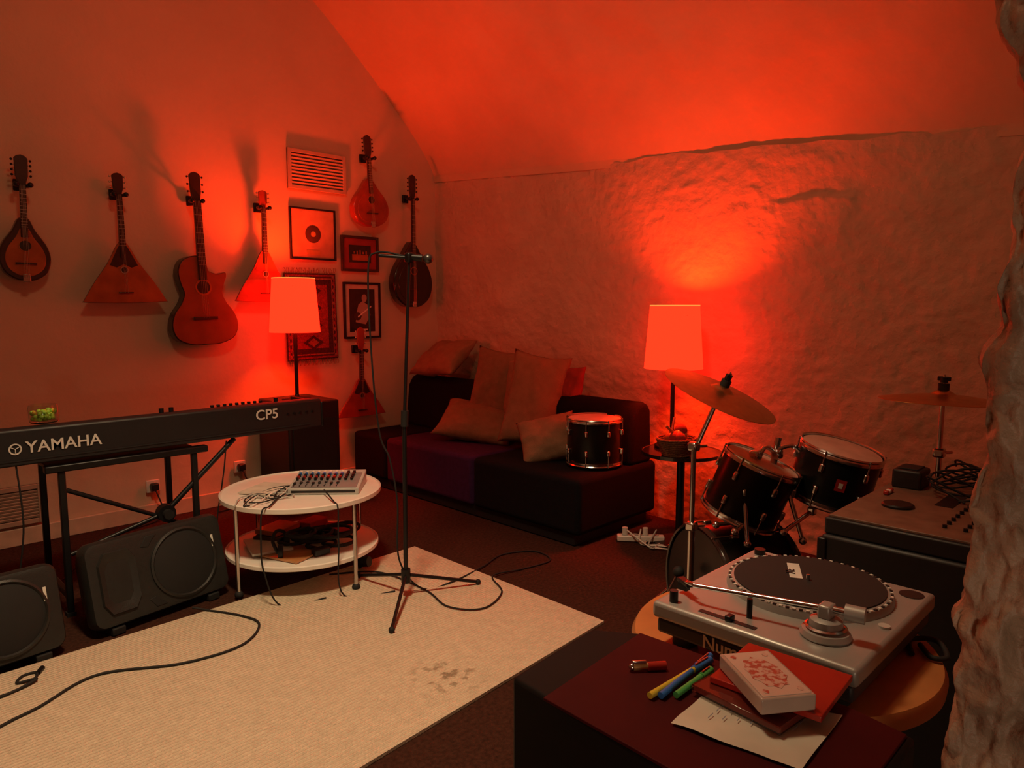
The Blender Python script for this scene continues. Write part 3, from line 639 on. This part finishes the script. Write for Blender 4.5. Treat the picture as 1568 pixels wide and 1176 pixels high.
vs=[sheet(i/10,j/10) for i in range(11) for j in range(11)]
g.mesh('sheet',vs,[(i*11+j,(i+1)*11+j,(i+1)*11+j+1,i*11+j+1) for i in range(10) for j in range(10)],PAPER)
INK=mat('ink',(.25,.25,.32),.7)
for i in range(7):
    for j in range(3): g.box('handwriting',(-.035+.008*i+.018*j,.042-.014*i,.0062),(.013-.003*((i+j)%3),.0010,.0003),INK,rot=(0,0,R(4)))
g=onbox('cd_case',(.857,.376,.006),rz=R(-6)); g.box('sleeve_low',(-.012,.006,.005),(.142,.125,.010),GLASS,.001); g.box('sleeve',(-.012,.006,.005),(.136,.12,.006),REDF); g.box('booklet',(.012,-.002,.0145),(.125,.14,.008),REDP,.001,rot=(0,0,R(10)))
g=onbox('playing_card_case',(.824,.374,.025),rz=R(-36))
g.box('tray',(0,0,.010),(.070,.112,.020),mat('frosted_plastic',(.45,.34,.29),.2,0,.1),.002)
g.box('card_face',(0,0,.0203),(.062,.104,.0012),mat('card_white',(.60,.46,.40),.3,0,.05),.0005)
CP=mat('card_print_red',(.48,.10,.07),.35,0,.1,150,col2=(.60,.42,.36),pos=(.44,.56))
g.prism('card_print',[(.021*math.cos(a*.314)*(1+.15*(a%2)),.034*math.sin(a*.314)*(1+.15*(a%2))) for a in range(20)],.0208,.0214,CP,axis='Z')
for sx in (-1,1):
    for sy in (-1,1): g.prism('corner_print',[(sx*.022+.004*math.cos(a),sy*.042+.005*math.sin(a)) for a in range(6)],.0208,.0214,CP,axis='Z')
for nm,p0,p1,m in [('pen',(.735,.485),(.875,.478),YEL),('pen',(.745,.475),(.885,.484),BLUE),('pen',(.76,.462),(.85,.463),GRN)]:
    g=onbox(nm,(p0[0],p0[1],.006)); d=Vector((p1[0]-p0[0],p1[1]-p0[1],0)); g.cyl('barrel',(0,0,0),d*.72,.0044,m,n=12); g.cyl('cap',d*.70,d,.0052,m if m!=YEL else BLUE,n=12); g.cyl('clip',d*.72+Vector((0,0,.006)),d*.95+Vector((0,0,.006)),.0012,CHR,n=6)
g=onbox('pocket_lighter',(.79,.535,.006),rz=R(-40)); g.cyl('body',(.008,0,0),(.034,0,0),.006,REDP); g.cyl('cap',(-.012,0,0),(.008,0,0),.005,GOLD); g.sph('tip',(-.014,0,0),.005,CHR,n=8); g.box('lever',(-.004,0,.007),(.02,.005,.004),CHR,.001)

# ---------------------------------------------------------------- wooden stool + turntable
g=G('round_wooden_stool',(1.31,.57,0))
g.lathe('top',[(0,.82),(.27,.82),(.283,.828),(.285,.845),(.278,.858),(0,.86)],W_TAB,n=64)
for k in range(4):
    a=R(-60+90*k); g.cyl('leg',(.19*math.cos(a),.19*math.sin(a),.83),(.235*math.cos(a),.235*math.sin(a),0),.026,W_TAB,r2=.02,n=20)
g.tube('ring',[(.215*math.cos(k*math.pi/12),.215*math.sin(k*math.pi/12),.35) for k in range(25)],.011,W_TAB)
g=G('turntable',(1.32,.545,.86))
for sx in (-1,1):
    for sy in (-1,1): g.cyl('foot',(sx*.165,sy*.14,0),(sx*.165,sy*.14,.03),.024,RUB)
g.box('plinth',(0,0,.036),(.405,.36,.030),mat('plinth_blue_black',(.02,.022,.028),.5),.006); g.box('deck',(0,0,.067),(.42,.375,.032),SILV,.008,seg=3)
pc=(.055,0)
T=Matrix.Translation((pc[0],pc[1],.083))
g.lathe('platter',[(.0,.016),(.142,.016),(.150,.014),(.154,.002),(.154,0)],SILV,n=96,T=T)
for k in range(80):
    a=2*math.pi*k/80; g.box('strobe_dot',(pc[0]+.148*math.cos(a),pc[1]+.148*math.sin(a),.0985),(.005,.006,.002),LABEL if k%2 else BLACK,rot=(0,0,a))
g.lathe('slipmat',[(0,.0185),(.140,.0185),(.140,.0155)],RUB,n=80,T=T)
g.cyl('spindle',(pc[0],pc[1],.1),(pc[0],pc[1],.113),.0035,CHR)
g.box('slipmat_label',(.085,.04,.1022),(.024,.085,.0008),LABEL,rot=(0,0,R(-62))); g.text('label_text','AE',(.065,.030,.1028),.024,BLACK,rot=(0,0,R(28)))
tb=(-.125,-.105)
g.lathe('tonearm_base',[(0,.0),(.040,.0),(.042,.004),(.038,.012),(.028,.014),(.026,.030),(.018,.034),(0,.035)],SILV,n=40,T=Matrix.Translation((tb[0],tb[1],.083)))
g.lathe('tonearm_ring',[(.03,.012),(.034,.018),(.030,.020)],CHR,n=40,T=Matrix.Translation((tb[0],tb[1],.083)))
g.box('gimbal',(tb[0],tb[1],.128),(.03,.022,.024),SILV,.004)
g.cyl('tonearm',(tb[0],tb[1],.132),(-.165,.125,.118),.0045,CHR,n=12); g.tube('tonearm_bend',[(-.163,.115,.118),(-.158,.135,.116),(-.148,.15,.112)],.0045,CHR,sm=4)
g.box('headshell',(-.14,.158,.108),(.016,.042,.008),BLKM,.002,rot=(0,0,R(-30))); g.box('cartridge',(-.137,.163,.098),(.013,.02,.014),BLACK)
g.cyl('counterweight',(tb[0]+.006,tb[1]-.028,.132),(tb[0]+.012,tb[1]-.058,.132),.014,SILV,n=24); g.cyl('arm_rear',(tb[0],tb[1],.132),(tb[0]+.01,tb[1]-.05,.132),.006,CHR)
g.cyl('arm_rest',(-.150,.02,.083),(-.150,.02,.118),.005,BLKM); g.cyl('popup_lamp',(-.185,.155,.083),(-.185,.155,.105),.008,BLACK)
g.box('pitch_slot',(-.185,.045,.0835),(.012,.11,.001),BLACK); g.box('pitch_cap',(-.185,.04,.088),(.018,.012,.010),BLKM,.002)
g.cyl('adapter_well',(.17,-.155,.0832),(.17,-.155,.0842),.022,BLACK); g.cyl('button',(-.02,-.165,.083),(-.02,-.165,.087),.010,GREY); g.cyl('power_knob',(.18,.16,.083),(.18,.16,.095),.012,BLKM)
g.text('logo_text','Numark',(-.2045,.082,.026),.034,LABEL,rot=(R(90),0,R(-90)))
g=G('stool_cable',(1.45,.36,.866)); g.tube('cable',[(.0,.0,.0),(-.04,-.03,.0),(-.02,-.05,.0),(.03,-.02,.004),(.01,.02,.0),(-.05,-.0,.0)],.005,RUB,sm=8)
# ---------------------------------------------------------------- equipment case right
g=G('flight_case',(2.46,.56,0))
g.box('case',(0,0,.42),(.78,.46,.84),BLACK,.01)
for sx in (-1,1):
    for sy in (-1,1): g.box('corner_edge',(sx*.385,sy*.225,.42),(.025,.025,.82),BLKM,.004)
g=G('mixing_console',(2.46,.56,.84))
g.box('chassis',(0,0,.025),(.76,.45,.05),BLACK,.006)
g.box('face_panel',(0,0,.053),(.74,.43,.008),mat('console_panel',(.16,.085,.055),.5,0,.2,20),.002)
for i in range(8):
    for j in range(3): g.cyl('knob',(-.28+.045*i,-.16+.05*j,.057),(-.28+.045*i,-.16+.05*j,.066),.006,BLKM,n=10)
g.box('fader_strip',(.05,.0,.0575),(.20,.05,.002),BLKM)
g.lathe('jog_wheel',[(0,.010),(.04,.010),(.045,.006),(.045,0)],BLKM,n=32,T=Matrix.Translation((-.14,.10,.057)))
g.box('adapter_box',(.16,.15,.087),(.11,.09,.065),BLACK,.008); g.box('adapter_top',(.16,.15,.121),(.08,.06,.006),RUB,.002)
for i in range(3): g.box('candy_red',(-.02+.02*i,.17,.064),(.02,.015,.012),REDP if i!=1 else WHITE,.003)
for s_ in range(6):
    random.seed(90+s_); pts=[(.02+.055*k,-.04+.12*math.sin(k*1.4+s_),.062+.08*math.sin(k*.9+s_)**2) for k in range(7)]
    g.tube('cable',pts,.0035,RUB,sm=8)

# ---------------------------------------------------------------- lights, world, camera
def area(name,loc,tgt,size,e,col,spread=180):
    L_=bpy.data.lights.new(name,'AREA'); L_.energy=e; L_.color=col; L_.size=size; L_.shape='DISK'; L_.spread=R(spread)
    o=bpy.data.objects.new(name,L_); sc.collection.objects.link(o); o.location=loc
    o.rotation_euler=(Vector(tgt)-Vector(loc)).to_track_quat('-Z','Y').to_euler()
S=bpy.data.lights.new('ceiling_spot','SPOT'); S.energy=430; S.color=(1,.74,.43); S.spot_size=R(82); S.spot_blend=1; S.shadow_soft_size=.22
o=bpy.data.objects.new('ceiling_spot',S); sc.collection.objects.link(o); o.location=(.8,1.7,4.0); o.rotation_euler=(Vector((1.1,2.35,0))-Vector((.8,1.7,4.0))).to_track_quat('-Z','Y').to_euler()
area('added_wall_fill',(.9,1.4,4.2),(1.6,3.2,0),.5,15,(1,.60,.30))  # added soft fill to lift the walls, no real fixture behind it
area('doorway_light',(-.5,-.7,1.0),(1.0,.2,1.2),.25,5,(1,.70,.45))
w=bpy.data.worlds.new('World'); sc.world=w; w.use_nodes=True; w.node_tree.nodes['Background'].inputs[0].default_value=(1,.6,.4,1); w.node_tree.nodes['Background'].inputs[1].default_value=.01
cam=bpy.data.cameras.new('camera'); co=bpy.data.objects.new('camera',cam); sc.collection.objects.link(co); sc.camera=co
cam.sensor_width=36; cam.lens=36*1087/1568; cam.clip_start=.02
co.location=(0,0,1.5); p=math.atan(118/1087); co.rotation_euler=(math.pi/2-p,0,R(-45))
sc.view_settings.view_transform='Standard'; sc.view_settings.look='None'; sc.view_settings.exposure=0
